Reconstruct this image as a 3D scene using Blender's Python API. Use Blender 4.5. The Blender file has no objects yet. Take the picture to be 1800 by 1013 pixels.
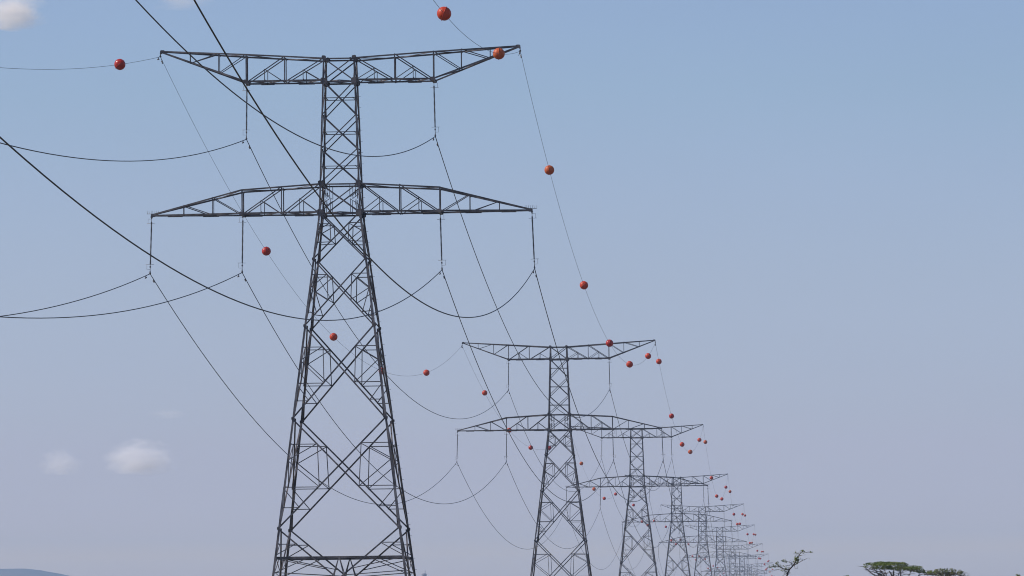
import bpy, math, random
from mathutils import Vector, Matrix
from mathutils import noise as mnoise

random.seed(7)
S = bpy.context.scene
COL = S.collection
R = math.radians

# ------------------------------------------------------------------ helpers
class MB:
    """collects angle bars, bars, tubes and plates into one mesh"""
    def __init__(self):
        self.v = []; self.f = []; self.smooth = []
    def add(self, vs, fs, smooth=False):
        o = len(self.v)
        self.v += [tuple(p) for p in vs]
        self.f += [tuple(i + o for i in f) for f in fs]
        self.smooth += [smooth] * len(fs)
    def prism(self, p, q, prof, u, w):
        n = len(prof)
        vs = [p + u * a + w * b for a, b in prof] + [q + u * a + w * b for a, b in prof]
        fs = [(i, (i + 1) % n, n + (i + 1) % n, n + i) for i in range(n)]
        fs += [tuple(range(n - 1, -1, -1)), tuple(range(n, 2 * n))]
        self.add(vs, fs)
    def angle(self, p, q, w, u, n, t=None):
        """steel angle section: heel on the line p-q, one flange towards u, the other towards n"""
        p = Vector(p); q = Vector(q); ax = (q - p)
        if ax.length < 1e-4: return
        ax.normalize()
        u = Vector(u); n = Vector(n)
        u = (u - ax * u.dot(ax)); u.normalize()
        n = (n - ax * n.dot(ax)); n = n - u * n.dot(u); n.normalize()
        t = t or max(.010, w * .11)
        self.prism(p, q, [(0, 0), (w, 0), (w, t), (t, t), (t, w), (0, w)], u, n)
    def tube(self, pts, r, n=6, caps=True):
        pts = [Vector(p) for p in pts]
        rr = r if isinstance(r, (list, tuple)) else [r] * len(pts)
        vs = []; m = len(pts); up = None
        for i, p in enumerate(pts):
            d = (pts[min(i + 1, m - 1)] - pts[max(i - 1, 0)]).normalized()
            if up is None:
                up = Vector((0, 0, 1)) if abs(d.z) < .9 else Vector((1, 0, 0))
            a = d.cross(up)
            if a.length < 1e-3: a = d.cross(Vector((0, 1, .3)))
            a.normalize(); b = a.cross(d).normalized(); up = b
            for k in range(n):
                th = 2 * math.pi * k / n
                vs.append(p + (a * math.cos(th) + b * math.sin(th)) * rr[i])
        fs = [(i * n + k, i * n + (k + 1) % n, (i + 1) * n + (k + 1) % n, (i + 1) * n + k)
              for i in range(m - 1) for k in range(n)]
        if caps: fs += [tuple(range(n - 1, -1, -1)), tuple(range((m - 1) * n, m * n))]
        self.add(vs, fs, True)
    def plate(self, c, u, w, hu, hw, t):
        c = Vector(c); u = Vector(u).normalized(); w = Vector(w).normalized(); n = u.cross(w)
        vs = [c + u * (a * hu) + w * (b * hw) + n * (k * t / 2) for k in (-1, 1) for a, b in ((-1, -.6), (-.6, -1), (.6, -1), (1, -.6), (1, .6), (.6, 1), (-.6, 1), (-1, .6))]
        fs = [tuple(range(7, -1, -1)), tuple(range(8, 16))] + [(i, (i + 1) % 8, 8 + (i + 1) % 8, 8 + i) for i in range(8)]
        self.add(vs, fs)
    def box(self, c, h):
        c = Vector(c)
        vs = [c + Vector((x * h[0], y * h[1], z * h[2])) for z in (-1, 1) for x, y in ((-1, -1), (1, -1), (1, 1), (-1, 1))]
        self.add(vs, [(3, 2, 1, 0), (4, 5, 6, 7), (0, 1, 5, 4), (1, 2, 6, 5), (2, 3, 7, 6), (3, 0, 4, 7)])
    def lathe(self, prof, n=16, axis_pt=(0, 0, 0), ax=(0, 0, 1)):
        ax = Vector(ax).normalized(); a = ax.orthogonal().normalized(); b = ax.cross(a); o = Vector(axis_pt)
        vs = []
        for r, z in prof:
            for k in range(n):
                th = 2 * math.pi * k / n
                vs.append(o + ax * z + (a * math.cos(th) + b * math.sin(th)) * r)
        m = len(prof)
        fs = [(i * n + k, i * n + (k + 1) % n, (i + 1) * n + (k + 1) % n, (i + 1) * n + k) for i in range(m - 1) for k in range(n)]
        self.add(vs, fs, True)
    def mesh(self, name, mat):
        me = bpy.data.meshes.new(name)
        me.from_pydata(self.v, [], self.f)
        me.polygons.foreach_set('use_smooth', self.smooth)
        mats = mat if isinstance(mat, (list, tuple)) else [mat]
        for m in mats: me.materials.append(m)
        me.update()
        return me
    def build(self, name, mat, parent=None):
        return link(name, self.mesh(name, mat), parent)

def link(name, data, parent=None):
    o = bpy.data.objects.new(name, data); COL.objects.link(o)
    if parent: o.parent = parent
    return o

def tag(o, label=None, cat=None, group=None, kind=None):
    if label: o['label'] = label
    if cat: o['category'] = cat
    if group: o['group'] = group
    if kind: o['kind'] = kind
    return o

SMALL = ('gusset_plate', 'splice_plate', 'climbing_rail', 'plan_bracing', 'hanger_plate', 'tip_plate', 'bird_spikes')   # too small to see on the far pylons
def copy_tree(o, parent=None, skip=()):
    c = o.copy(); COL.objects.link(c)
    if parent: c.parent = parent
    for ch in list(o.children):
        if ch.name.split('.')[0] not in skip: copy_tree(ch, c, skip)
    return c

# ------------------------------------------------------------------ materials
def mat(name):
    m = bpy.data.materials.new(name); m.use_nodes = True
    return m, m.node_tree.nodes, m.node_tree.links, m.node_tree.nodes['Principled BSDF']

def noisy(name, c0, c1, scale, rough=.6, metal=0., detail=4., lo=.35, hi=.65, bump=0., rough_var=0.):
    m, N, L, b = mat(name)
    tc = N.new('ShaderNodeTexCoord'); nz = N.new('ShaderNodeTexNoise')
    nz.inputs['Scale'].default_value = scale; nz.inputs['Detail'].default_value = detail
    L.new(tc.outputs['Object'], nz.inputs['Vector'])
    rp = N.new('ShaderNodeValToRGB'); rp.color_ramp.elements[0].position = lo; rp.color_ramp.elements[1].position = hi
    rp.color_ramp.elements[0].color = (*c0, 1); rp.color_ramp.elements[1].color = (*c1, 1)
    L.new(nz.outputs['Fac'], rp.inputs['Fac']); L.new(rp.outputs['Color'], b.inputs['Base Color'])
    b.inputs['Roughness'].default_value = rough; b.inputs['Metallic'].default_value = metal
    if rough_var:
        mr = N.new('ShaderNodeMapRange'); mr.inputs['To Min'].default_value = rough - rough_var; mr.inputs['To Max'].default_value = rough + rough_var
        L.new(nz.outputs['Fac'], mr.inputs['Value']); L.new(mr.outputs['Result'], b.inputs['Roughness'])
    if bump:
        bp = N.new('ShaderNodeBump'); bp.inputs['Strength'].default_value = bump; bp.inputs['Distance'].default_value = .02
        L.new(nz.outputs['Fac'], bp.inputs['Height']); L.new(bp.outputs['Normal'], b.inputs['Normal'])
    return m

M_STEEL = noisy('weathered_dark_steel', (.042, .034, .033), (.180, .156, .145), 1.1, .46, .35, rough_var=.12)
M_PLATE = noisy('galvanised_plate', (.09, .082, .085), (.19, .18, .175), 2.2, .5, .35)
M_CABLE = noisy('weathered_aluminium_cable', (.012, .012, .016), (.026, .026, .032), .4, .6, .3)
M_EARTH = noisy('earth_wire_steel', (.03, .03, .036), (.055, .055, .06), .4, .6, .3)
M_INSUL = noisy('dark_silicone', (.02, .018, .022), (.035, .03, .035), 3., .45)
M_CONC = noisy('concrete', (.25, .24, .22), (.36, .34, .31), 4., .9)
def ball_mat(name, c0, c1, dirt, rough):
    m = noisy(name, c0, c1, 2.3, rough, rough_var=.1); N = m.node_tree.nodes; L = m.node_tree.links; b = N['Principled BSDF']
    src = b.inputs['Base Color'].links[0].from_socket; b.inputs['Specular IOR Level'].default_value = .32
    tc = N.new('ShaderNodeTexCoord'); oi = N.new('ShaderNodeObjectInfo'); ad = N.new('ShaderNodeVectorMath'); ad.operation = 'ADD'
    L.new(tc.outputs['Object'], ad.inputs[0]); L.new(oi.outputs['Location'], ad.inputs[1])
    nz = N.new('ShaderNodeTexNoise'); nz.inputs['Scale'].default_value = 4.; nz.inputs['Detail'].default_value = 7; nz.inputs['Roughness'].default_value = .7
    L.new(ad.outputs[0], nz.inputs['Vector'])
    mr = N.new('ShaderNodeMapRange'); mr.inputs['From Min'].default_value = .50; mr.inputs['From Max'].default_value = .72; mr.inputs['To Max'].default_value = .6
    L.new(nz.outputs['Fac'], mr.inputs['Value'])
    mx = N.new('ShaderNodeMix'); mx.data_type = 'RGBA'; L.new(mr.outputs['Result'], mx.inputs[0]); L.new(src, mx.inputs[6]); mx.inputs[7].default_value = (*dirt, 1)
    L.new(mx.outputs[2], b.inputs['Base Color'])
    return m
M_BALLS = [ball_mat('red_ball_plastic', (.44, .032, .004), (.60, .058, .006), (.26, .06, .02), .46),
           ball_mat('orange_ball_plastic', (.44, .065, .008), (.58, .115, .014), (.30, .11, .04), .52),
           ball_mat('deep_red_ball_plastic', (.36, .016, .006), (.50, .030, .007), (.22, .03, .02), .30)]
M_BARK = noisy('acacia_bark', (.030, .022, .016), (.085, .062, .045), 6., .9, bump=.4)
M_BARK2 = noisy('grey_bark', (.09, .075, .062), (.17, .14, .12), 6., .9)
M_LEAF = noisy('acacia_leaves', (.070, .112, .014), (.21, .25, .040), 1.6, .7)
M_LEAF2 = noisy('olive_leaves', (.080, .105, .020), (.21, .21, .070), 1.6, .7)
M_LEAF3 = noisy('thorn_leaves', (.070, .105, .014), (.22, .24, .045), 2.5, .7)
for m_ in (M_LEAF, M_LEAF2, M_LEAF3):
    N = m_.node_tree.nodes; L = m_.node_tree.links; b = N['Principled BSDF']; tr = N.new('ShaderNodeBsdfTranslucent'); ms = N.new('ShaderNodeMixShader')
    L.new(b.inputs['Base Color'].links[0].from_socket, tr.inputs['Color']); ms.inputs[0].default_value = .4
    L.new(b.outputs[0], ms.inputs[1]); L.new(tr.outputs[0], ms.inputs[2]); L.new(ms.outputs[0], N['Material Output'].inputs['Surface'])
M_HILL = noisy('hill_scrub', (.030, .040, .022), (.085, .075, .045), .006, .9)
M_TOWER = noisy('tower_concrete', (.10, .10, .10), (.18, .17, .17), .2, .8)

# ------------------------------------------------------------------ camera (204 mm lens on a full frame, aimed a little up)
CAM = Vector((0, 0, 1.7)); PITCH = .060387; ROLL = -.010759; FPX = 10190.
cd = bpy.data.cameras.new('camera'); cam = bpy.data.objects.new('camera', cd); COL.objects.link(cam)
cd.sensor_width = 36.; cd.lens = FPX / 1800. * 36.; cd.clip_start = .5; cd.clip_end = 150000.
Fw = Vector((0, math.cos(PITCH), math.sin(PITCH))); Rt = Vector((1, 0, 0)); Up = Rt.cross(Fw)
R2 = Rt * math.cos(ROLL) + Up * math.sin(ROLL); U2 = Up * math.cos(ROLL) - Rt * math.sin(ROLL)
mw = Matrix((R2, U2, -Fw)).transposed().to_4x4(); mw.translation = CAM
cam.matrix_world = mw
S.camera = cam

# ------------------------------------------------------------------ the line of pylons
YAW = .050746; X1 = -12.62
TY = [430., 804.4, 1164.9, 1512.3, 1874.1, 2233.4, 2595.9, 2957., 3318., 3679.]
TZ = [0., -2.86, -1.48, -1.75, -1.34, -1.27, -2.8, -2.3, -2.2, -2.2]
def base(i): return Vector((X1 + math.tan(YAW) * (TY[i] - 430.), TY[i], TZ[i]))
AX = Vector((math.cos(YAW), -math.sin(YAW), 0))
ORD = ['nearest', 'second', 'third', 'fourth', 'fifth', 'sixth', 'seventh', 'eighth', 'ninth', 'tenth']

# ------------------------------------------------------------------ lattice pylon
ZLB = 33.36; ZLT = 35.55; ZUB = 43.20; ZUT = 44.94; ZTIP_U = 45.74; LT = 14.2; UT = 13.42
def hw(z):
    return 1.565 + (ZLB - z) * .126 if z < ZLB else 1.565 - (z - ZLB) * (1.565 - 1.19) / (ZUT - ZLB)

FACES = [(Vector((1, 0, 0)), Vector((0, -1, 0))), (Vector((0, 1, 0)), Vector((1, 0, 0))),
         (Vector((-1, 0, 0)), Vector((0, 1, 0))), (Vector((0, -1, 0)), Vector((-1, 0, 0)))]

def face_pt(fi, u, z, inset=.0):
    a, n = FACES[fi]
    return a * u + n * (hw(z) - inset) + Vector((0, 0, z))

def make_pylon():
    root = bpy.data.objects.new('lattice_pylon', None); COL.objects.link(root)
    # legs -------------------------------------------------------------
    for sx, sy in ((-1, -1), (1, -1), (1, 1), (-1, 1)):
        m = MB()
        zs = [0.05, 9.94, 24.92, ZLB, ZUT + .05]
        for k in range(4):
            a, b = zs[k], zs[k + 1]
            w = (.172, .155, .142, .125)[k]
            m.angle((sx * hw(a), sy * hw(a), a), (sx * hw(b), sy * hw(b), b), w, (-sx, 0, 0), (0, -sy, 0), .024)
        leg = m.build('leg', M_STEEL, root)
        # bolted splice angles just above the panel points, standing proud of the leg
        for z0, L_, w in ((10.6, 2.4, .188), (18.7, 1.6, .170), (25.4, 1.8, .157), (30.3, 1.2, .157), (ZLB - .5, 1.0, .153), (39.6, 1.0, .136)):
            a, b = z0, z0 + L_
            o = .010; s = MB()
            s.angle((sx * (hw(a) + o), sy * (hw(a) + o), a), (sx * (hw(b) + o), sy * (hw(b) + o), b), w, (-sx, 0, 0), (0, -sy, 0), .009)
            s.build('splice_plate', M_PLATE, leg)
        if (sx, sy) == (1, 1):
            t = MB(); z = 4.; k = 0
            while z < ZUT:
                d = Vector((sx, 0, 0)) if k % 2 else Vector((0, sy, 0))
                p = Vector((sx * hw(z), sy * hw(z), z)) - Vector((sx * .05, sy * .05, 0))
                t.tube([p, p + d * .19], .011, 5); z += .42; k += 1
            t.tube([(sx * (hw(a) - .07), sy * (hw(a) - .07), a) for a in (3.8, ZLB, ZUT)], .016, 5); t.build('climbing_rail', M_STEEL, leg)
        for z, sz in ((ZLB, .26), (ZLT, .21), (ZUB, .24), (ZUT, .16), (29.9, .11), (24.92, .115), (18.04, .12), (9.94, .13)):
            g = MB()
            g.plate((sx * (hw(z) - sz * .45), sy * (hw(z) + .034), z), (1, 0, sx * .1), (0, 0, 1), sz, sz * .95, .016)
            g.plate((sx * (hw(z) + .034), sy * (hw(z) - sz * .45), z), (0, 1, sy * .1), (0, 0, 1), sz, sz * .95, .016)
            g.build('gusset_plate', M_STEEL, leg)
        f = MB()
        x, y = sx * hw(0), sy * hw(0)
        f.lathe([(0, -1.2), (.55, -1.2), (.55, .32), (.50, .38), (0, .38)], 14, (x, y, 0))
        f.build('footing', M_CONC, leg)
    # face bracing -------------------------------------------------------
    panels = [(ZLB, 29.9, 1), (29.9, 24.92, 2), (24.92, 18.04, 3), (18.04, 9.94, 3), (9.94, 1.55, 5)]
    for fi in range(4):
        a, n = FACES[fi]
        def bar(mb, u0, z0, u1, z1, w, ins=.03, back=False):
            p = face_pt(fi, u0, z0, ins); q = face_pt(fi, u1, z1, ins)
            d = (q - p).normalized(); mb.angle(p, q, w, d.cross(n), -n if not back else n)
        for zt, zb, kind in panels:
            m = r = MB()
            ht, hb = hw(zt) - .06, hw(zb) - .06
            zc = zt - (zt - zb) * ht / (ht + hb)
            w = .095 if zb > 20 else .112
            bar(m, -ht, zt, hb, zb, w, .028); bar(m, ht, zt, -hb, zb, w, .055 + w)
            for s in (-1, 1):
                def up(t): return (s * ht * (1 - t), zt + (zc - zt) * t)          # upper diagonal, from the leg inwards
                def lo(t): return (s * hb * t, zc + (zb - zc) * t)                # lower diagonal, from the crossing outwards
                def lg(z): return (s * (hw(z) - .08), z)
                def rb(p, q, ww=.062): bar(r, p[0], p[1], q[0], q[1], ww, .10)
                if kind in (1, 2, 3):
                    A = up(.53); B = lo(.33); C = lo(.66)
                    M_ = lg(zc - (.02 if kind == 2 else -.09) * (zt - zb) * .6)
                    rb(lg(A[1]), A); rb(A, M_); rb(A, B); rb(M_, B)
                    if kind == 1: rb(lg(B[1] - .05), B)
                    elif kind == 2: rb(M_, C); rb(lg(C[1] + .1), C)
                    else: rb(lg(B[1]), B); rb(lg(B[1] - .15), C); rb(lg(C[1]), C)
                else:
                    A = up(.30); D = up(.55)
                    rb(lg(A[1]), A); rb(A, lg(7.95)); rb(lg(7.75), up(.80)); rb(D, lg(6.6)); rb(lg(6.75), up(.93))
                    B = lo(.35); C = lo(.68)
                    rb(lg(B[1]), B); rb(up(.93), lg(5.2)); rb(lg(B[1] - .1), C); rb(lg(C[1]), C)
                    rb((0, 7.87), (s * .36, 6.45), .07); rb((0, 7.87), (s * .75, 5.5), .055)
            if kind == 5:
                h = hw(7.87) - .06
                bar(m, -h, 7.87, h, 7.87, .15, .20)
            m.build('cross_bracing', M_STEEL, root)
        # narrow cage above the lower crossarm
        c = MB(); zz = [ZLT, ZLT + 2.55, ZLT + 5.1, ZUB]
        for k in range(3):
            zb, zt = zz[k], zz[k + 1]; hb, ht = hw(zb) - .05, hw(zt) - .05
            bar(c, -ht, zt, hb, zb, .075, .022); bar(c, ht, zt, -hb, zb, .075, .12)
            zc = zt - (zt - zb) * ht / (ht + hb); h = hw(zc) - .05
            bar(c, -h, zc, h, zc, .055, .25)
        for zb, zt in ((ZLB, ZLT), (ZUB, ZUT)):
            hb, ht = hw(zb) - .05, hw(zt) - .05
            bar(c, -ht, zt, hb, zb, .09, .022); bar(c, ht, zt, -hb, zb, .075, .13)
            bar(c, -hb, zb, hb, zb, .12, .30); bar(c, -ht, zt, ht, zt, .11, .30)
            if zb == ZLB:
                for s in (-1, 1):
                    bar(c, s * .75, zb, s * .75, zb + 1.05, .045, .36); bar(c, s * .75, zb + 1.05, s * hb, zb + .55, .045, .36)
                    bar(c, s * .75, zt, s * .75, zt - 1.0, .045, .36); bar(c, s * .75, zt - 1.0, s * ht, zt - .5, .045, .36)
        c.build('cage_bracing', M_STEEL, root)
    # plan bracing ------------------------------------------------------
    for z in (7.87, ZLB + .1, ZUB + .1):
        h = hw(z) - .25; d = MB()
        P = [Vector((0, -h, z)), Vector((h, 0, z)), Vector((0, h, z)), Vector((-h, 0, z))]
        for k in range(4): d.angle(P[k], P[(k + 1) % 4], .09, (0, 0, -1), (P[k] + P[(k + 1) % 4]) * -1 + Vector((0, 0, z * 2)))
        d.build('plan_bracing', M_STEEL, root)
    # crossarms ----------------------------------------------------------
    for name, xs, zbot, ztop, tip in (
        ('upper_crossarm', [1.2, 4.1, 6.98, 9.05, 11.2], lambda x: ZUB if x <= 6.98 else ZUB + (ZTIP_U - .14 - ZUB) * (x - 6.98) / (UT - 6.98),
         lambda x: ZUT + (ZTIP_U - ZUT) * (x - 1.2) / (UT - 1.2), UT),
        ('lower_crossarm', [1.55, 4.39, 7.36, 9.58, 11.77], lambda x: ZLB,
         lambda x: ZLT + (35.22 - ZLT) * (x - 1.55) / 5.81 if x <= 7.36 else 35.22 + (ZLB + .16 - 35.22) * (x - 7.36) / (LT - 7.36), LT)):
        up_arm = name == 'upper_crossarm'
        for s in (-1, 1):
            ch = MB(); la = MB()
            hb0 = hw(ZUB if up_arm else ZLB)
            hk = hb0 * (.85 if up_arm else .72)
            def dp(x): return hb0 + (hk - hb0) * (x - xs[0]) / (xs[2] - xs[0]) if x < xs[2] else hk + (.12 - hk) * (x - xs[2]) / (tip - xs[2])
            def pt(x, top, sy): return Vector((s * x, sy * dp(x), (ztop if top else zbot)(x)))
            X = xs + [tip]; kink = xs[2]
            for sy in (-1, 1):
                if up_arm:
                    for x0_, x1_ in ((xs[0], kink), (kink, tip)): ch.angle(pt(x0_, 1, sy), pt(x1_, 1, sy), .115, (0, -sy, 0), (0, 0, -1), .018)
                    ch.angle(pt(xs[0], 0, sy), pt(kink, 0, sy), .125, (0, -sy, 0), (0, 0, 1), .018)
                    ch.angle(pt(kink, 0, sy), pt(tip, 0, sy), .115, (0, -sy, 0), (0, 0, 1), .018)
                else:
                    for x0_, x1_ in ((xs[0], kink), (kink, tip)): ch.angle(pt(x0_, 0, sy), pt(x1_, 0, sy), .125, (0, -sy, 0), (0, 0, 1), .018)
                    ch.angle(pt(xs[0], 1, sy), pt(kink, 1, sy), .115, (0, -sy, 0), (0, 0, -1), .018)
                    ch.angle(pt(kink, 1, sy), pt(tip, 1, sy), .115, (0, -sy, 0), (0, 0, -1), .018)
                nrm = Vector((0, sy, 0)); ins = Vector((0, -sy * .03, 0)); in2 = Vector((0, -sy * .15, 0))
                def lb(p, q, w, off=ins): la.angle(p + off, q + off, w, (q - p).cross(nrm), -nrm)
                for k in range(1, 5):
                    lb(pt(X[k], 0, sy), pt(X[k], 1, sy), .10 if k == 2 else (.08 if k == 1 else .058))
                # main diagonals
                lb(pt(X[1], 0, sy), pt(X[0], 1, sy), .08, in2); lb(pt(X[2], 0, sy), pt(X[1], 1, sy), .08, in2)
                if up_arm:
                    lb(pt(X[3], 0, sy), pt(X[2], 1, sy), .06, in2); lb(pt(X[4], 0, sy), pt(X[3], 1, sy), .065, in2)
                else:
                    lb(pt(X[2], 0, sy), pt(X[3], 1, sy), .06, in2); lb(pt(X[3], 0, sy), pt(X[4], 1, sy), .065, in2)
                # short sub-struts under the diagonals
                for k in (0, 1):
                    mid = (pt(X[k + 1], 0, sy) + pt(X[k], 1, sy)) / 2; mid.y = sy * dp((X[k] + X[k + 1]) / 2)
                    lb(mid, pt((X[k] + X[k + 1]) / 2, 0, sy), .05); lb(mid, pt(X[k], 0, sy), .055)
            # lacing across the bottom and top of the arm
            q = [X[0]]
            for k in range(5):
                q += [(X[k] + X[k + 1]) / 2, X[k + 1]] if k < 2 else [X[k + 1]]
            for k in range(len(q) - 1):
                sy = 1 if k % 2 else -1
                a_, b_ = pt(q[k], 0, sy), pt(q[k + 1], 0, -sy)
                o = Vector((0, 0, .05)); la.angle(a_ + o, b_ + o, .07, (0, 0, 1), (1, 0, 0))
                if k < len(q) - 1 and q[k] > xs[0]:
                    o = Vector((0, 0, .14)); la.angle(pt(q[k], 0, 1) + o, pt(q[k], 0, -1) + o, .055, (0, 0, 1), (1, 0, 0))
            for k in range(4):
                sy = 1 if k % 2 else -1
                o = Vector((0, 0, -.06)); la.angle(pt(X[k], 1, sy) + o, pt(X[k + 1], 1, -sy) + o, .06, (0, 0, -1), (1, 0, 0))
                if k: o = Vector((0, 0, -.13)); la.angle(pt(X[k], 1, 1) + o, pt(X[k], 1, -1) + o, .055, (0, 0, -1), (1, 0, 0))
            # splice bars under the bottom chords
            for sy in (-1, 1):
                for x0, x1 in (((2.0, 3.2), (5.0, 6.0)) if up_arm else ((2.2, 3.6), (6.0, 7.2), (9.2, 10.4), (11.9, 13.0))):
                    c0 = (pt(x0, 0, sy) + pt(x1, 0, sy)) / 2
                    ch.box(c0 + Vector((0, -sy * .07, -.022)), ((x1 - x0) / 2, .075, .018))
            arm = ch.build(name, M_STEEL, root)
            la.build('lacing', M_STEEL, arm)
            # plates at the kink and the tip
            p = MB(); tp = MB()
            for sy in (-1, 1):
                p.plate((s * kink, sy * (dp(kink) + .02), zbot(kink) + .06), (1, 0, 0), (0, 0, 1), .17, .14, .014)
                tp.plate((s * (tip - .14), sy * (dp(tip) + .02), (zbot(tip) + ztop(tip)) / 2), (1, 0, 0), (0, 0, 1), .17, .11, .014)
            p.box((s * kink, 0, zbot(kink) - .04), (.07, dp(kink), .035))
            tp.box((s * (tip - .02), 0, zbot(tip) - .04), (.07, .16, .05))
            p.build('hanger_plate', M_STEEL, arm); tp.build('tip_plate', M_STEEL, arm)
            if not up_arm:
                k = MB()
                for i in range(7):
                    x = s * (tip + .30 - i * .14)
                    k.tube([(x, 0, ZLB + .19), (x + random.uniform(-.03, .03), 0, ZLB + .44)], .011, 4)
                k.tube([(s * (tip + .34), 0, ZLB + .20), (s * (tip - .6), 0, ZLB + .20)], .02, 5)
                k.build('bird_spikes', M_PLATE, arm)
            else:
                k = MB()
                k.tube([(s * tip, 0, ZTIP_U - .1), (s * (tip + .02), 0, ZTIP_U - .40)], .035, 6)
                k.box((s * (tip + .02), 0, ZTIP_U - .42), (.06, .16, .05))
                k.tube([(s * tip, -.2, ZTIP_U - .46), (s * (tip - .1), 0, ZTIP_U - .78), (s * tip, .3, ZTIP_U - .5)], .015, 5)
                k.build('earth_wire_clamp', M_STEEL, arm)
    return root

PYL = make_pylon()
P_LABEL = ['nearest lattice pylon, dark steel, by far the largest, standing left of centre',
           'second lattice pylon of the row, right of the nearest and half its size']
pylons = []
for i in range(10):
    o = PYL if i == 0 else copy_tree(PYL, skip=SMALL if i > 3 else ())
    o.location = base(i); o.rotation_euler = (0, 0, -YAW)
    lab = P_LABEL[i] if i < 2 else '%s lattice pylon of the receding row, just right of the %s one' % (ORD[i], ORD[i - 1])
    if i == 9: lab = 'tenth lattice pylon, farthest and smallest of the receding row, fading in haze'
    tag(o, lab, 'pylon', 'lattice pylons in the receding row')
    pylons.append(o)

# ------------------------------------------------------------------ insulator strings
HANG = {  # key: (local x at the arm, z at the arm, local x at the clamp, string length, words)
    'oL': (-14.18, ZLB - .07, -14.33, 4.18, 'left tip of lower crossarm'),
    'iL': (-7.36, ZLB - .06, -7.45, 4.19, 'left inner point of lower crossarm'),
    'uL': (-6.98, ZUB - .06, -7.05, 4.09, 'left of upper crossarm'),
    'uR': (6.98, ZUB - .06, 7.05, 4.09, 'right of upper crossarm'),
    'iR': (7.36, ZLB - .06, 7.45, 4.19, 'right inner point of lower crossarm'),
    'oR': (14.18, ZLB - .07, 14.33, 4.18, 'right tip of lower crossarm')}

def make_insulator(side, L_):
    root = bpy.data.objects.new('insulator_string', None); COL.objects.link(root)
    m = MB(); z = -.42
    prof = [(0, z), (.035, z)]
    while z > -L_ + .75:
        prof += [(.038, z - .02), (.082, z - .035), (.038, z - .06), (.038, z - .085)]
        z -= .085
    prof += [(.03, z - .03), (0, z - .03)]
    m.lathe(prof, 10); m.build('insulator_rod', M_INSUL, root)
    h = MB()
    h.tube([(0, 0, .03), (0, 0, -.44)], .024, 6); h.box((0, 0, -.05), (.04, .05, .06)); h.box((0, 0, -.38), (.05, .05, .05))
    h.build('fitting', M_STEEL, root); h = MB()
    h.tube([(0, 0, z), (0, 0, -L_)], .024, 6); h.box((0, 0, -L_ + .5), (.05, .05, .06))
    h.build('fitting', M_STEEL, root)
    for zt, zb in ((-.12, -.46), (z - .02, z - .40)):
        a = MB(); s = side; zz = zb if zt > -1 else zt
        a.tube([(-s * .26, 0, zz), (s * .34, 0, zz)], .013, 5)
        a.tube([(s * .02, 0, zt), (s * .26, 0, zt), (s * .26, 0, zb), (s * .02, 0, zb)], .012, 5)
        a.build('arcing_horn', M_STEEL, root)
    c = MB()
    c.tube([(0, -.30, -L_ - .02), (0, -.12, -L_ + .05), (0, .12, -L_ + .05), (0, .30, -L_ - .02)], [.03, .065, .065, .03], 6)
    c.box((0, 0, -L_ + .1), (.035, .06, .09))
    c.build('suspension_clamp', M_STEEL, root)
    return root

JOINED = {}
def joined(root):
    if root.name not in JOINED:
        m = MB()
        for ch in root.children: m.add([v.co for v in ch.data.vertices], [p.vertices for p in ch.data.polygons])
        JOINED[root.name] = m.mesh('insulator_string', M_INSUL)
    return JOINED[root.name]
PROTO = {}
for k in HANG: 
    sd = -1 if k[1] == 'L' else 1; L_ = HANG[k][3]
    if (sd, L_) not in PROTO: PROTO[(sd, L_)] = [make_insulator(sd, L_), False]
for i in range(9):
    for k, (xa, za, xc, L_, words) in HANG.items():
        if i == 8 and k[0] != 'u': continue
        sd = -1 if k[1] == 'L' else 1; pr = PROTO[(sd, L_)]
        if not pr[1]: o = pr[0]; pr[1] = True
        elif i < 3: o = copy_tree(pr[0])
        else: o = link('insulator_string', joined(pr[0]))
        o.location = base(i) + AX * xa + Vector((0, 0, za))
        o.rotation_euler = (0, -math.atan((xc - xa) / L_), -YAW)
        tag(o, 'insulator string hanging from %s on the %s pylon' % (words, ORD[i]), 'insulator', 'insulator strings under the crossarms')

# ------------------------------------------------------------------ conductors, earth wires and marker balls
ATT = {k: (h[2], h[1] - h[3] - .02) for k, h in HANG.items()}
ATT['eL'] = (-(UT + .02), ZTIP_U - .44); ATT['eR'] = (UT + .02, ZTIP_U - .44)
def att(i, k): return base(i) + AX * ATT[k][0] + Vector((0, 0, ATT[k][1]))
# the previous support of the line stands outside the frame, left of the camera
PREV = {'oL': (-54.48, 31.45), 'iL': (-47.56, 31.94), 'uL': (-43.82, 39.87), 'uR': (-23.32, 40.32),
        'iR': (-24.41, 30.67), 'oR': (-13.64, 30.91), 'eL': (-57.89, 44.71), 'eR': (-14.62, 50.41)}
def span_pt(A, B, sag, t):
    p = A.lerp(B, t); p.z -= 4 * sag * t * (1 - t); return p
WORDS = {'oL': 'left tip of lower crossarms', 'iL': 'left inside of lower crossarms', 'uL': 'left of upper crossarms',
         'uR': 'right of upper crossarms', 'iR': 'right inside of lower crossarms', 'oR': 'right tip of lower crossarms'}
SHORT = {'oL': 'left tip', 'iL': 'left inner point', 'iR': 'right inner point', 'oR': 'right tip'}
SAG_E = {0: (12.06, 10.87), 1: (8.68, 9.46), 2: (9.56, 10.16), 3: (9.2, 9.4)}
SAG_C = {0: 10.8}
FR = {0: ((.223, .416, .594, .797), (.125, .316, .501, .685, .90)),
      1: ((.153, .346, .544, .744), (.05, .25, .451, .635, .88)),
      2: ((.168, .371, .555, .787), (.063, .26, .456, .68, .885)),
      3: ((.20, .42, .575, .78), (.10, .305, .51, .68, .885))}
FR_ELSE = ((.18, .39, .58, .785), (.08, .28, .48, .68, .88))

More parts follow.
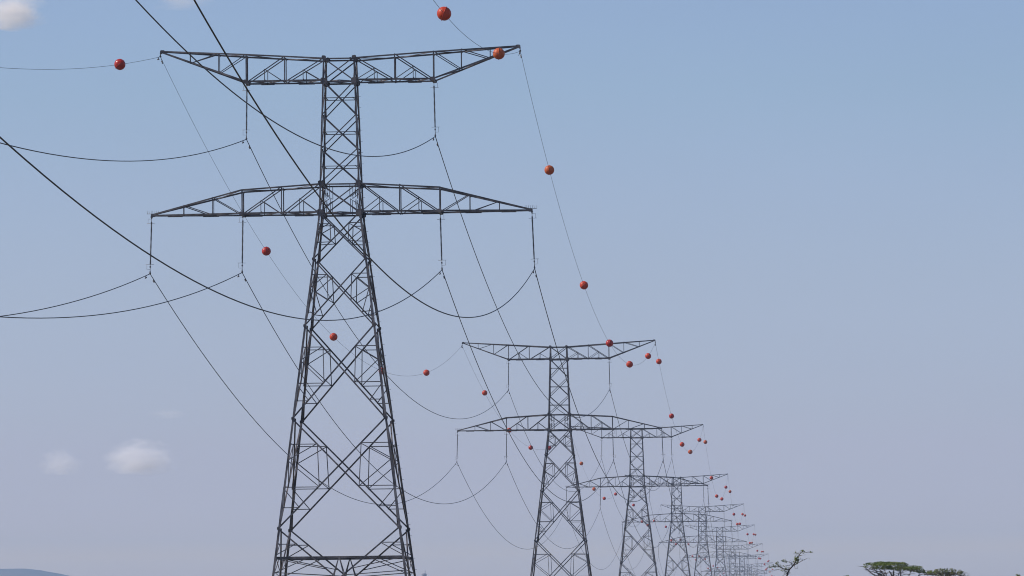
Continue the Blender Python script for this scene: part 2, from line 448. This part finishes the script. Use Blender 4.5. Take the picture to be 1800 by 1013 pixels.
def damper(A, B, sag, dist, parent):
    ln = (B - A).length
    p = span_pt(A, B, sag, dist / ln); d = (span_pt(A, B, sag, (dist + .3) / ln) - p).normalized()
    m = MB()
    m.box(p + Vector((0, 0, -.06)), (.03, .03, .08)); q = p + Vector((0, 0, -.15))
    m.tube([q - d * .26, q + d * .26], .012, 5)
    for s in (-1, 1): m.tube([q + d * (s * .16), q + d * (s * .30)], .05, 8)
    m.build('vibration_damper', M_STEEL, parent)

def wire(i, k):
    """span from pylon i to pylon i+1 (i = -1: from the support outside the frame to the nearest pylon)"""
    earth = k[0] == 'e'
    B = att(i + 1, k)
    if i < 0: A = Vector((PREV[k][0], 70, PREV[k][1])); sag = 12.
    else:
        A = att(i, k)
        sag = (SAG_E.get(i, (9.4, 9.6))[0 if k == 'eL' else 1] if earth else SAG_C.get(i, 10.0))
    n = 72 if i < 1 else 40
    m = MB(); m.tube([span_pt(A, B, sag, t / n) for t in range(n + 1)], .0135 if earth else .031, 6 if i < 1 else 5)
    o = m.build('earth_wire' if earth else 'conductor', M_EARTH if earth else M_CABLE)
    if earth:
        side = 'left' if k == 'eL' else 'right'
        lab = ('thin earth wire with red balls, %s side, from nearest pylon to the %s' % (side, 'left frame edge' if k == 'eL' else 'top frame edge')) if i < 0 else \
              'thin earth wire with red balls, %s side, between %s and %s pylons' % (side, ORD[i], ORD[i + 1])
        tag(o, lab, 'wire', 'earth wire spans carrying marker balls')
    else:
        lab = 'thick wire from %s of nearest pylon to %s frame edge' % (
            {'oL': 'left tip of lower arm', 'iL': 'left inside of lower arm', 'uL': 'left of upper arm',
             'uR': 'right of upper arm', 'iR': 'right inside of lower arm', 'oR': 'right tip of lower arm'}[k],
            'top' if k in ('uR', 'oR') else 'left') if i < 0 else \
            'black wire sagging from %s between %s and %s pylons' % (WORDS[k], ORD[i], ORD[i + 1])
        tag(o, lab, 'wire', 'conductor spans along the pylon line')
    ln = (B - A).length
    if i in (-1, 0, 1):
        d = 2.3 if not earth else 1.1
        damper(A, B, sag, d, o) if i >= 0 else None
        if i <= 0: damper(A, B, sag, ln - d, o)
    return A, B, sag

def ball_geo(r, seam):
    """hemispheres, flange and cable sleeves of a marker ball; the cable runs along local y"""
    parts = []
    for s in (-1, 1):
        m = MB(); ns, nr = 28, 10
        prof = [(r * math.cos(math.pi / 2 * j / nr), s * (.012 + r * math.sin(math.pi / 2 * j / nr))) for j in range(nr + 1)]
        prof = [(max(a, .0005), b) for a, b in prof]
        m.lathe(prof, ns, (0, 0, 0), seam); parts.append(m)
    f = MB()
    f.lathe([(r * .90, -.012), (r + .034, -.014), (r + .034, .014), (r * .90, .012)], 28, (0, 0, 0), seam)
    parts.append(f)
    return parts

BR = .395
seams = [Vector((.93, 0, -.37)).normalized(), Vector((.8, 0, -.9)).normalized(), Vector((.15, 0, 1)).normalized(), Vector((1, 0, -.1)).normalized()]
ball_protos = {}
def ball(p, d, near, lab, n, seam_i, mi):
    key = (near, seam_i, mi)
    if key not in ball_protos:
        up, lo_, fl = ball_geo(BR, seams[seam_i])
        sl = [MB(), MB()]
        for s in (-1, 1): sl[s > 0].lathe([(.022, s * (BR - .05)), (.05, s * (BR - .03)), (.042, s * (BR + .03)), (.014, s * (BR + .05))], 8, (0, 0, 0), (0, 1, 0))
        if near: ball_protos[key] = [up.mesh('shell', M_BALLS[mi]), lo_.mesh('shell', M_BALLS[mi]), fl.mesh('flange', M_BALLS[mi]), sl[0].mesh('cable_sleeve', M_BALLS[mi]), sl[1].mesh('cable_sleeve', M_BALLS[mi])]
        else:
            for q in (lo_, fl): up.add(q.v, q.f, True)
            ball_protos[key] = [up.mesh('marker_ball', M_BALLS[mi])]
    ms = ball_protos[key]
    if near:
        o = bpy.data.objects.new('marker_ball', None); COL.objects.link(o)
        for nm, me in zip(('shell', 'shell', 'flange', 'cable_sleeve', 'cable_sleeve'), ms): link(nm, me, o)
    else: o = link('marker_ball', ms[0])
    o.location = p
    o.rotation_euler = d.to_track_quat('Y', 'Z').to_euler()
    tag(o, lab, 'marker ball', 'red marker balls on the earth wires')

NUM = ['first', 'second', 'third', 'fourth', 'fifth']; NW = {4: 'four', 5: 'five'}
rnd = random.Random(11)
for i in range(-1, 8):
    for k in ('oL', 'iL', 'uL', 'uR', 'iR', 'oR', 'eL', 'eR'):
        if i == 7 and k[0] in 'oi': continue
        A, B, sag = wire(i, k)
        if k[0] != 'e': continue
        side = 'left' if k == 'eL' else 'right'
        if i < 0:
            items = [(.946, 'glossy red ball on earth wire left of nearest pylon\'s upper left tip', 1, 2)] if k == 'eL' else \
                    [(.7105, 'largest red ball, at top edge above nearest pylon\'s upper crossarm', 0, 0),
                     (.901, 'orange red ball overlapping right end of nearest pylon\'s upper crossarm', 3, 1)]
        else:
            fr = FR.get(i, FR_ELSE)[0 if k == 'eL' else 1]
            items = [(t, 'red ball on %s earth wire, %s of %s from %s to %s pylon' % (side, NUM[j], NW[len(fr)], ORD[i], ORD[i + 1]),
                      rnd.randrange(4), rnd.choice((0, 0, 1, 2))) for j, t in enumerate(fr)]
        for t, lab, sm, mi in items:
            p = span_pt(A, B, sag, t); d = (span_pt(A, B, sag, t + .002) - p).normalized()
            ball(p, d, i < 2, lab, k, sm, mi)

# ------------------------------------------------------------------ ground, hill, far tower
def prof_z(y):
    ys = [-4000, 0] + TY + [6000, 16000]; zs = [0, 0] + TZ + [-2.2, -2.2]
    for a in range(len(ys) - 1):
        if ys[a] <= y <= ys[a + 1]:
            t = (y - ys[a]) / (ys[a + 1] - ys[a]); t = t * t * (3 - 2 * t)
            return zs[a] + (zs[a + 1] - zs[a]) * t
    return zs[-1]
def ground_z(x, y):
    cx = X1 + math.tan(YAW) * (y - 430.)
    off = min(1., max(0., (abs(x - cx) - 25) / 200.))
    return prof_z(y) + off * mnoise.noise(Vector((x * .004, y * .004, 0))) * 1.1 + (.0 if abs(x) < 30 and abs(y) < 30 else 0)

def axis(lo, hi, mid, fine):
    out = [mid]; s = fine; x = mid
    while x < hi: x = min(hi, x + s); s *= 1.07; out.append(x)
    s = fine; x = mid
    while x > lo: x = max(lo, x - s); s *= 1.07; out.append(x)
    return sorted(set(out))
gx = axis(-9400, 9400, 0, 6); gy = axis(-2900, 14100, 300, 12)
g = MB(); nx = len(gx)
vs = [(x, y, ground_z(x, y)) for y in gy for x in gx]
g.add(vs, [(j * nx + i, j * nx + i + 1, (j + 1) * nx + i + 1, (j + 1) * nx + i) for j in range(len(gy) - 1) for i in range(nx - 1)], True)
m, N, L, b = mat('dry_savanna_grass')
tc = N.new('ShaderNodeTexCoord'); n1 = N.new('ShaderNodeTexNoise'); n2 = N.new('ShaderNodeTexNoise')
n1.inputs['Scale'].default_value = .05; n1.inputs['Detail'].default_value = 8; n2.inputs['Scale'].default_value = 3.; n2.inputs['Detail'].default_value = 6
r1 = N.new('ShaderNodeValToRGB'); e = r1.color_ramp.elements; e[0].position = .35; e[0].color = (.10, .085, .040, 1); e[1].position = .62; e[1].color = (.22, .175, .085, 1)
r2 = N.new('ShaderNodeValToRGB'); e = r2.color_ramp.elements; e[0].position = .35; e[0].color = (.45, .45, .42, 1); e[1].position = .65; e[1].color = (1, 1, 1, 1)
mx = N.new('ShaderNodeMix'); mx.data_type = 'RGBA'; mx.blend_type = 'MULTIPLY'; mx.inputs[0].default_value = 1.
for q in (n1, n2): L.new(tc.outputs['Object'], q.inputs['Vector'])
L.new(n1.outputs['Fac'], r1.inputs['Fac']); L.new(n2.outputs['Fac'], r2.inputs['Fac'])
L.new(r1.outputs['Color'], mx.inputs[6]); L.new(r2.outputs['Color'], mx.inputs[7]); L.new(mx.outputs[2], b.inputs['Base Color'])
bp = N.new('ShaderNodeBump'); bp.inputs['Distance'].default_value = .1; L.new(n2.outputs['Fac'], bp.inputs['Height']); L.new(bp.outputs['Normal'], b.inputs['Normal'])
b.inputs['Roughness'].default_value = .95
tag(g.build('ground', m), kind='structure')

HP = [(-6500, 60), (-5200, 95), (-3800, 120), (-2400, 128), (-1500, 124), (-1000, 119), (-799, 117.6), (-756, 117.3), (-735, 114.5), (-719, 111.3), (-700, 107.6), (-680, 104.), (-600, 94), (-400, 72), (0, 45), (700, 26), (1800, 14), (3200, 0)]
HK = 11600. / 9000.
def hill_h(x):
    x /= HK; return HK * hill_h0(x)
def hill_h0(x):
    for (a, ha), (c, hc) in zip(HP, HP[1:]):
        if a <= x <= c: return ha + (hc - ha) * (x - a) / (c - a)
    return 0
h = MB(); hx = [(-6500 + i * 40) for i in range(243)]
hx = [x for x in hx if not -900 < x < -600] + [-900 + i * 7.5 for i in range(41)]; hx = [x * HK for x in sorted(hx)]
hy = [10600 + i * 110 for i in range(26)]
vs = []
for y in hy:
    k = max(0., 1 - abs(y - 11600) / 980.) if y < 11600 else max(0., 1 - (y - 11600) / 1700.)
    k = k * k * (3 - 2 * k)
    for x in hx:
        z = hill_h(x) * k
        z += (mnoise.noise(Vector((x * .012, y * .006, 3))) * 1.0 + mnoise.noise(Vector((x * .05, y * .02, 8))) * .5) * min(1, z / 40.)
        vs.append((x, y, z - 4.5))
for i_, v_ in enumerate(vs): vs[i_] = (v_[0], v_[1], v_[2] + 4.5 * min(1., max(0, v_[2]) / 60.))
nx = len(hx)
h.add(vs, [(j * nx + i, j * nx + i + 1, (j + 1) * nx + i + 1, (j + 1) * nx + i) for j in range(len(hy) - 1) for i in range(nx - 1)], True)
tag(h.build('hill', M_HILL), kind='structure')

ft = bpy.data.objects.new('distant_tower', None); COL.objects.link(ft); ft.location = (-101.9, 6500, -2.2)
t = MB(); t.lathe([(3.6, 0), (2.6, 30), (2.2, 70), (2.2, 72)], 14); t.build('shaft', M_TOWER, ft)
t = MB(); t.lathe([(2.2, 71.5), (2.9, 72.5), (2.9, 77.0), (2.4, 77.6), (0.3, 77.8)], 14); t.build('head', M_TOWER, ft)
t = MB(); t.tube([(1.0, 0, 77), (1.3, 0, 81.)], .35, 6); t.build('antenna', M_TOWER, ft)
tag(ft, 'faint grey tower far off beside the nearest pylon\'s right foot', 'tower')

# ------------------------------------------------------------------ trees
def leaf_cloud(m, rng, pads, n, sz):
    """many small leaf sprays spread through flattened pads (cx, cy, cz, rx, ry, rz)"""
    tot = sum(p[3] * p[4] for p in pads)
    for p in pads:
        k = int(n * p[3] * p[4] / tot)
        for _ in range(k):
            while True:
                a, b_, c = rng.uniform(-1, 1), rng.uniform(-1, 1), rng.uniform(-1, 1)
                if a * a + b_ * b_ + c * c < 1: break
            q = Vector((p[0] + a * p[3], p[1] + b_ * p[4], p[2] + c * p[5]))
            if mnoise.noise(q * 1.9) + .5 * mnoise.noise(q * 5.) < -.06: continue
            s = sz * rng.uniform(.6, 1.4)
            u = Vector((rng.uniform(-1, 1), rng.uniform(-1, 1), rng.uniform(-.5, .5))).normalized()
            w = u.cross(Vector((rng.uniform(-1, 1), rng.uniform(-1, 1), rng.uniform(-1, 1)))).normalized()
            m.add([q - u * s - w * s * .35, q + u * s * .2 - w * s * .5, q + u * s, q + u * s * .1 + w * s * .5], [(0, 1, 2, 3)])

def limb(m, rng, a, b, r0, r1, wob=.12, n=6):
    a = Vector(a); b = Vector(b); pts = []; rr = []
    for i in range(n + 1):
        t = i / n; p = a.lerp(b, t)
        if 0 < i < n: p += Vector((rng.uniform(-1, 1), rng.uniform(-1, 1), rng.uniform(-.6, .6))) * wob
        pts.append(p); rr.append(r0 + (r1 - r0) * t)
    m.tube(pts, rr, 7); return pts

def umbrella_acacia():
    rng = random.Random(3); bx, by = 31.2, 480.; gz = ground_z(bx, by)
    root = bpy.data.objects.new('umbrella_acacia', None); COL.objects.link(root); root.location = (bx, by, gz)
    px = lambda x, y: ((x - 1566) / 21.23 - .11, 7.69 - gz - (y - 988) / 21.23)     # metres from the trunk
    def P(x, y, dy=0.): a, z = px(x, y); return Vector((a, dy, z))
    t = MB()
    fork = P(1578, 1075); limb(t, rng, (0, 0, -.1), fork, .22, .17, .06)
    f2 = P(1569, 1015, -.3)
    limb(t, rng, fork, f2, .14, .10, .05); limb(t, rng, f2, P(1562, 1004, -.4), .075, .04, .02, 3); limb(t, rng, f2, P(1571, 1003, -.1), .075, .04, .02, 3)
    for x, y, dy, r in ((1520, 997, .2, .06), (1534, 999, -.9, .07), (1545, 997, .9, .07), (1585, 1001, .6, .08), (1600, 1005, -.5, .07), (1618, 1007, .1, .06), (1556, 1001, 1.5, .06), (1580, 1000, -1.5, .06)):
        st = fork.lerp(f2, rng.uniform(.2, .9))
        mid = st.lerp(P(x, y, dy), .55) + Vector((0, 0, -.12))
        limb(t, rng, st, mid, r + .02, r * .8, .05, 4); pp = limb(t, rng, mid, P(x, y, dy), r * .8, .025, .05, 4)
        for q in pp[1:]:
            for _ in range(3):
                limb(t, rng, q, q + Vector((rng.uniform(-.8, .8), rng.uniform(-.7, .7), rng.uniform(.02, .35))), .022, .008, .04, 3)
    for x0, y0, x1, y1 in ((1550, 1010, 1517, 1000), (1549, 1011, 1533, 1005), (1556, 1011, 1536, 1012), (1552, 1008, 1522, 997)):
        limb(t, rng, P(x0, y0, -.5), P(x1, y1, -.7), .04, .014, .06, 6)
    t.build('trunk', M_BARK, root)
    pads = []
    for x, y, w, th, dy in ((1543, 992, 26, 3.6, 0), (1536, 990.5, 15, 2.4, .5), (1562, 991, 22, 3.2, -.6), (1580, 993, 24, 4, .3), (1600, 998, 22, 3.6, 0), (1526, 996, 11, 2.2, -.2), (1560, 998, 30, 3.2, .6),
                            (1588, 1000, 30, 3.4, -.4), (1612, 1003, 18, 3.2, .2), (1624, 1006, 14, 3, -.2), (1634, 1006.5, 12, 2.6, .3), (1551, 988.5, 9, 1.6, .2), (1584, 990, 8, 1.4, -.2), (1567, 990, 20, 2, 1.5), (1555, 993, 18, 2, -1.6), (1594, 998, 18, 2, 1.4), (1598, 1000, 18, 2, -1.4)):
        a, z = px(x, y); pads.append((a, dy, z, w / 21.23, w / 21.23 * .8, th / 21.23))
    c = MB(); leaf_cloud(c, rng, pads, 8000, .07); c.build('crown', M_LEAF, root)
    tag(root, 'flat topped green umbrella acacia rising at bottom right', 'tree')
umbrella_acacia()

def brush_tree(name, label, bx, by, crown_z, pads, bark, leaf, nleaf, seed, ntw):
    rng = random.Random(seed); gz = ground_z(bx, by)
    root = bpy.data.objects.new(name, None); COL.objects.link(root); root.location = (bx, by, gz)
    t = MB(); fk = Vector((.1, 0, (crown_z - gz) * .45)); limb(t, rng, (0, 0, -.1), fk, .17, .12, .06)
    c = MB(); wp = [(p[0], p[1], p[2] - gz, p[3], p[4], p[5]) for p in pads]
    for p in wp:
        e_ = Vector((p[0], p[1], p[2] - p[5]))
        mid = fk.lerp(e_, .6) + Vector((rng.uniform(-.2, .2), rng.uniform(-.2, .2), -.15)); limb(t, rng, fk, mid, .09, .05, .08, 4); limb(t, rng, mid, e_, .05, .025, .06, 4)
        for _ in range(ntw):
            q = e_ + Vector((rng.uniform(-.8, .8) * p[3], rng.uniform(-.8, .8) * p[4], rng.uniform(-.2, .5) * p[5]))
            limb(t, rng, e_.lerp(q, .4), q, .02, .013, .04, 3)
            limb(t, rng, q, q + Vector((rng.uniform(-.3, .45), rng.uniform(-.3, .3), rng.uniform(.5, 1.6) * p[5])), .013, .005, .02, 3)
    t.build('trunk', bark, root)
    leaf_cloud(c, rng, wp, nleaf, .07); c.build('crown', leaf, root)
    tag(root, label, 'tree')
s5 = 1 / 20.38
def wz(x, y): return 7.39 - (y - 998) * s5
brush_tree('thorn_tree', 'grey twiggy tree at bottom right, behind the umbrella acacia\'s right side', 37.2, 500, 6.8,
           [((x - 1665) * s5, dy, wz(x, y), w * s5, w * s5 * .9, th * s5) for x, y, w, th, dy in
            ((1630, 1007, 10, 3, .2), (1640, 1006, 15, 4, 0), (1655, 1004, 14, 5, -.4), (1668, 1004, 14, 5.5, .3), (1680, 1006, 13, 5, 0), (1692, 1009, 10, 4, -.3), (1660, 1009, 25, 4, .5))],
           M_BARK2, M_LEAF2, 2600, 21, 16)
brush_tree('shrub', 'tiny green crown tip at bottom edge left of the umbrella acacia', 24.0, 420, 5.6,
           [(0, 0, 5.87, .30, .3, .13), (.62, .2, 5.78, .16, .2, .1), (.2, .1, 5.6, .6, .5, .15), (-.5, 0, 5.2, .9, .8, .3), (.8, -.4, 4.9, .9, .9, .35), (0, .5, 4.5, 1.1, 1., .4)], M_BARK, M_LEAF, 3600, 5, 4)
brush_tree('shrub', 'spiky leaf tips at the bottom right corner edge', 31.2, 360, 4.9,
           [(-.02, 0, 5.22, .16, .2, .12), (.15, .1, 5.1, .2, .2, .1), (.1, 0, 4.9, .5, .4, .15), (.7, .3, 4.5, .8, .7, .3), (-.5, -.2, 4.2, .8, .8, .3)], M_BARK, M_LEAF3, 2200, 9, 5)

def sparse_thorn():
    rng = random.Random(17); bx, by = 17.9, 380.; gz = ground_z(bx, by); sc = 1 / 26.8
    root = bpy.data.objects.new('thorn_tree', None); COL.objects.link(root); root.location = (bx, by, gz)
    def P(x, y, dy=0.): return Vector(((x - 1386) * sc, dy, 5.58 - gz - (y - 1013) * sc))
    t = MB(); c = MB()
    base_ = P(1383, 1013)
    limb(t, rng, (-.2, 0, -.1), P(1381, 1060, .1), .13, .09, .05); limb(t, rng, P(1381, 1060, .1), base_, .09, .065, .03)
    def poly(pts, r0, r1, dy0=0., dy1=0., leaves=0., tw=2):
        n = len(pts); V = [P(x, y, dy0 + (dy1 - dy0) * i / (n - 1)) for i, (x, y) in enumerate(pts)]
        t.tube(V, [r0 + (r1 - r0) * i / (n - 1) for i in range(n)], 6)
        for i in range(n - 1):
            for _ in range(tw):
                q = V[i].lerp(V[i + 1], rng.random()); e_ = q + Vector((rng.uniform(-.3, .3), rng.uniform(-.3, .3), rng.uniform(-.08, .22)))
                limb(t, rng, q, e_, .012, .006, .02, 2)
                if rng.random() < leaves: leaf_cloud(c, rng, [(e_.x, e_.y, e_.z, .13, .12, .09)], 26, .042)
            if leaves > .3:
                q = V[i].lerp(V[i + 1], .5); leaf_cloud(c, rng, [(q.x, q.y, q.z + .04, .24, .2, .15)], int(120 * leaves), .042)
    poly([(1383, 1013), (1384.5, 1008), (1388, 1001)], .06, .05, tw=1)
    poly([(1388, 1001), (1394, 995), (1399, 988), (1401, 982), (1404, 978), (1408, 973), (1413.5, 969)], .05, .012, 0, .3, .45)
    poly([(1395, 994.5), (1400, 991.5), (1407, 988), (1412, 985), (1418, 983)], .03, .008, 0, -.4, .3)
    poly([(1402, 984), (1406, 983.5), (1412, 983)], .022, .008, 0, .3, .5, 1)
    poly([(1408, 973), (1413, 969), (1418, 972), (1424, 969.5)], .018, .006, .2, .5, .2, 1)
    poly([(1405, 977), (1410, 976.5), (1417, 976)], .016, .006, .2, -.2, .2, 1)
    poly([(1388, 1001), (1382, 1001), (1376, 1000), (1370.5, 995.5), (1364, 995.5), (1358, 996), (1352, 998.5)], .042, .010, 0, -.3, .4)
    poly([(1370, 1001.5), (1364, 1001.5), (1362, 1002)], .02, .008, -.1, .2, .2, 1)
    poly([(1376, 1000), (1377, 1004)], .018, .01, 0, .1, .6, 1)
    poly([(1393, 996), (1392, 990), (1385, 987.5), (1376, 987.5)], .024, .007, 0, .3, .25)
    poly([(1389, 994), (1384, 994), (1378, 996)], .018, .008, .1, .3, .3, 1)
    poly([(1386, 1006), (1380, 1010), (1377, 1009)], .018, .008, 0, -.2, .9, 1)
    poly([(1396, 993), (1398, 1000), (1402, 1000)], .014, .006, 0, -.2, .3, 1)
    # lower branches, under the frame
    leaf_cloud(c, rng, [(x_ * .8, y_ * .8, 5.0 - gz - z_ * .35, .8, .7, .3) for x_, y_, z_ in ((-1.4, .3, 1), (1.2, -.4, 1.6), (.2, 1.1, 2.2), (-.5, -1.1, 2.0), (1.5, .6, 3), (-1.6, -.4, 3.2))], 2400, .05)
    for x_, y_, z_ in ((-1.4, .3, 1), (1.2, -.4, 1.6), (.2, 1.1, 2.2), (-.5, -1.1, 2.0), (1.5, .6, 3), (-1.6, -.4, 3.2)):
        limb(t, rng, P(1381, 1075, .1), (x_ * .8, y_ * .8, 4.9 - gz - z_ * .35), .06, .015, .08)
    poly([(1382, 1040), (1372, 1022), (1366, 1016)], .03, .01, 0, .6, .5); poly([(1382, 1045), (1398, 1026), (1406, 1019)], .03, .01, 0, -.6, .5)
    t.build('trunk', M_BARK, root); c.build('crown', M_LEAF3, root)
    tag(root, 'sparse crooked thorn branches at bottom edge, right of the farthest pylons', 'tree')
sparse_thorn()

# ------------------------------------------------------------------ clouds (far outside the haze)
def cloud(label, c, r, dens, seed, cut=.25, scale=2.2, stretch=1.):
    rng = random.Random(seed)
    m = MB(); nlat, nlon = 14, 24
    vs = []
    for j in range(nlat + 1):
        th = math.pi * j / nlat
        for i in range(nlon):
            ph = 2 * math.pi * i / nlon
            d = Vector((math.sin(th) * math.cos(ph), math.sin(th) * math.sin(ph), math.cos(th)))
            k = 1 + .16 * mnoise.noise(d * 2.2 + Vector((seed, 0, 0)))
            if d.z < -.35: d = Vector((d.x, d.y, -.35 + (d.z + .35) * .25))
            vs.append(d * k)
    fs = [(j * nlon + i, (j + 1) * nlon + i, (j + 1) * nlon + (i + 1) % nlon, j * nlon + (i + 1) % nlon) for j in range(nlat) for i in range(nlon)]
    m.add(vs, fs, True)
    mt = bpy.data.materials.new('cloud_vapour'); mt.use_nodes = True; N = mt.node_tree.nodes; L = mt.node_tree.links; N.clear()
    out = N.new('ShaderNodeOutputMaterial'); v = N.new('ShaderNodeVolumePrincipled'); L.new(v.outputs['Volume'], out.inputs['Volume'])
    v.inputs['Color'].default_value = (1., .975, .945, 1); v.inputs['Anisotropy'].default_value = 0.
    tc = N.new('ShaderNodeTexCoord'); nz = N.new('ShaderNodeTexNoise'); nz.inputs['Scale'].default_value = scale; nz.inputs['Detail'].default_value = 6; nz.inputs['Roughness'].default_value = .6
    mp = N.new('ShaderNodeMapping'); mp.inputs['Location'].default_value = (seed * 3.1, seed * 1.7, 0); mp.inputs['Scale'].default_value = (1, 1, stretch)
    L.new(tc.outputs['Object'], mp.inputs['Vector']); L.new(mp.outputs['Vector'], nz.inputs['Vector'])
    ln = N.new('ShaderNodeVectorMath'); ln.operation = 'LENGTH'; L.new(tc.outputs['Object'], ln.inputs[0])
    a = N.new('ShaderNodeMath'); a.operation = 'MULTIPLY_ADD'; a.inputs[1].default_value = 1.6; a.inputs[2].default_value = -.35
    L.new(nz.outputs['Fac'], a.inputs[0])
    s_ = N.new('ShaderNodeMath'); s_.operation = 'SUBTRACT'; L.new(a.outputs[0], s_.inputs[0]); 
    pw = N.new('ShaderNodeMath'); pw.operation = 'POWER'; pw.inputs[1].default_value = 1.6; L.new(ln.outputs['Value'], pw.inputs[0])
    L.new(pw.outputs[0], s_.inputs[1])
    mr = N.new('ShaderNodeMapRange'); mr.inputs['From Min'].default_value = -cut; mr.inputs['From Max'].default_value = .75; mr.inputs['To Min'].default_value = 0; mr.inputs['To Max'].default_value = dens
    mr.interpolation_type = 'SMOOTHSTEP'
    L.new(s_.outputs[0], mr.inputs['Value']); L.new(mr.outputs['Result'], v.inputs['Density'])
    o = m.build('cloud', mt); o.location = c; o.scale = r
    tag(o, label, 'cloud', 'small soft clouds in the sky')
cloud('brightest soft white cloud low in the sky left of the nearest pylon', (-1937, 30000, 945), (255, 220, 150), .017, 2, .18, 2.6, 1.3)
cloud('small faint cloud low at far left, left of the brighter cloud', (-2345, 30000, 928), (165, 150, 115), .0095, 5, .18, 2.4, 1.3)
cloud('pale cloud cut off by the top left corner', (-2590, 30000, 3275), (250, 220, 170), .015, 9, .18, 2.4, 1.3)
cloud('thin veil of cloud at top edge above the nearest pylon\'s left arm', (-1690, 30000, 3330), (230, 160, 90), .0042, 12, .2)
cloud('barely visible wisp of cloud above the two low clouds', (-1789, 30000, 1180), (130, 100, 45), .0035, 15, .2)

# ------------------------------------------------------------------ haze
hz = MB(); hz.box((0, 5600, 94), (9500, 8600, 102))
hm = bpy.data.materials.new('haze_air'); hm.use_nodes = True; N = hm.node_tree.nodes; N.clear()
out = N.new('ShaderNodeOutputMaterial'); v = N.new('ShaderNodeVolumePrincipled'); hm.node_tree.links.new(v.outputs['Volume'], out.inputs['Volume'])
v.inputs['Color'].default_value = (.52, .71, 1., 1); v.inputs['Density'].default_value = 7e-5; v.inputs['Anisotropy'].default_value = 0.
ho = hz.build('haze', hm); tag(ho, kind='stuff')

# ------------------------------------------------------------------ sun and sky
SUN = Vector((-.72, -.03, .69)).normalized()
sd = bpy.data.lights.new('sun', 'SUN'); sd.energy = 4.4; sd.angle = R(.53); sd.color = (1., .94, .86)
so = bpy.data.objects.new('sun', sd); COL.objects.link(so)
so.rotation_euler = (-SUN).to_track_quat('-Z', 'Y').to_euler(); so.location = (-300, -100, 400)
W = bpy.data.worlds.new('World'); S.world = W; W.use_nodes = True
N = W.node_tree.nodes; L = W.node_tree.links; bg = N['Background']
sky = N.new('ShaderNodeTexSky'); sky.sky_type = 'NISHITA'; sky.sun_disc = False
sky.sun_elevation = math.asin(SUN.z); sky.sun_rotation = math.atan2(SUN.x, SUN.y)
sky.air_density = 1.; sky.dust_density = 1.; sky.ozone_density = 1.
TINT = None
tcw = N.new('ShaderNodeTexCoord'); sx = N.new('ShaderNodeSeparateXYZ'); L.new(tcw.outputs['Generated'], sx.inputs[0])
rp = N.new('ShaderNodeValToRGB'); mr = N.new('ShaderNodeMapRange'); mr.inputs['From Max'].default_value = .25
L.new(sx.outputs['Z'], mr.inputs['Value']); L.new(mr.outputs['Result'], rp.inputs['Fac'])
STOPS = [(0.0000, (1.5647, 1.3437, 1.3545)), (0.0577, (1.5647, 1.3437, 1.3545)), (0.0695, (1.2854, 1.2120, 1.5189)), (0.0813, (1.2283, 1.1734, 1.5865)), (0.0950, (1.1579, 1.1316, 1.6070)), (0.1107, (1.0888, 1.0745, 1.5630)), (0.1303, (1.0419, 1.0283, 1.5104)), (0.1539, (0.9920, 1.0028, 1.4475)), (0.1892, (0.9557, 0.9768, 1.3927)), (0.2481, (0.9259, 0.9447, 1.2930)), (0.3109, (0.9129, 0.9429, 1.2608)), (0.3776, (0.8656, 0.9357, 1.2007)), (0.4365, (0.8651, 0.9218, 1.1976))]
#STOPS#[[0.8651, 0.9218, 1.1976], [0.8656, 0.9357, 1.2007], [0.9129, 0.9429, 1.2608], [0.9259, 0.9447, 1.293], [0.9557, 0.9768, 1.3927], [0.992, 1.0028, 1.4475], [1.0419, 1.0283, 1.5104], [1.0888, 1.0745, 1.563], [1.1579, 1.1316, 1.607], [1.2283, 1.1734, 1.5865], [1.2854, 1.212, 1.5189], [1.5647, 1.3437, 1.3545]]
cr = rp.color_ramp
while len(cr.elements) < len(STOPS): cr.elements.new(.5)
for el, (ps, cc) in zip(cr.elements, STOPS): el.position = ps; el.color = (*cc, 1)
mx = N.new('ShaderNodeMix'); mx.data_type = 'RGBA'; mx.blend_type = 'MULTIPLY'; mx.inputs[0].default_value = 1.; mx.clamp_result = False
L.new(sky.outputs['Color'], mx.inputs[6]); L.new(rp.outputs['Color'], mx.inputs[7]); L.new(mx.outputs[2], bg.inputs['Color'])
vn = N.new('ShaderNodeTexNoise'); vm = N.new('ShaderNodeMapping'); vm.inputs['Scale'].default_value = (9., 9., 26.)
vn.inputs['Scale'].default_value = 1.; vn.inputs['Detail'].default_value = 5.
L.new(tcw.outputs['Generated'], vm.inputs['Vector']); L.new(vm.outputs['Vector'], vn.inputs['Vector'])
vr = N.new('ShaderNodeMapRange'); vr.inputs['From Min'].default_value = .3; vr.inputs['From Max'].default_value = .7; vr.inputs['To Min'].default_value = .985; vr.inputs['To Max'].default_value = 1.015
L.new(vn.outputs['Fac'], vr.inputs['Value'])
vx = N.new('ShaderNodeVectorMath'); vx.operation = 'SCALE'; L.new(mx.outputs[2], vx.inputs[0]); L.new(vr.outputs['Result'], vx.inputs['Scale'])
lt = N.new('ShaderNodeMath'); lt.operation = 'LESS_THAN'; lt.inputs[1].default_value = -.004; L.new(sx.outputs['Z'], lt.inputs[0])
lm = N.new('ShaderNodeMix'); lm.data_type = 'RGBA'; L.new(lt.outputs[0], lm.inputs[0]); L.new(vx.outputs[0], lm.inputs[6]); lm.inputs[7].default_value = (3.2, 2.8, 2.2, 1)  # sandy glow below the horizon, added to brighten the cloud undersides
L.new(lm.outputs[2], bg.inputs['Color'])
bg.inputs['Strength'].default_value = .10

S.view_settings.view_transform = 'Standard'; S.view_settings.look = 'None'; S.view_settings.exposure = 0.; S.view_settings.gamma = 1.
S.cycles.filter_width = 1.05
S.cycles.volume_bounces = 40; S.cycles.max_bounces = 44
S.cycles.use_denoising = True
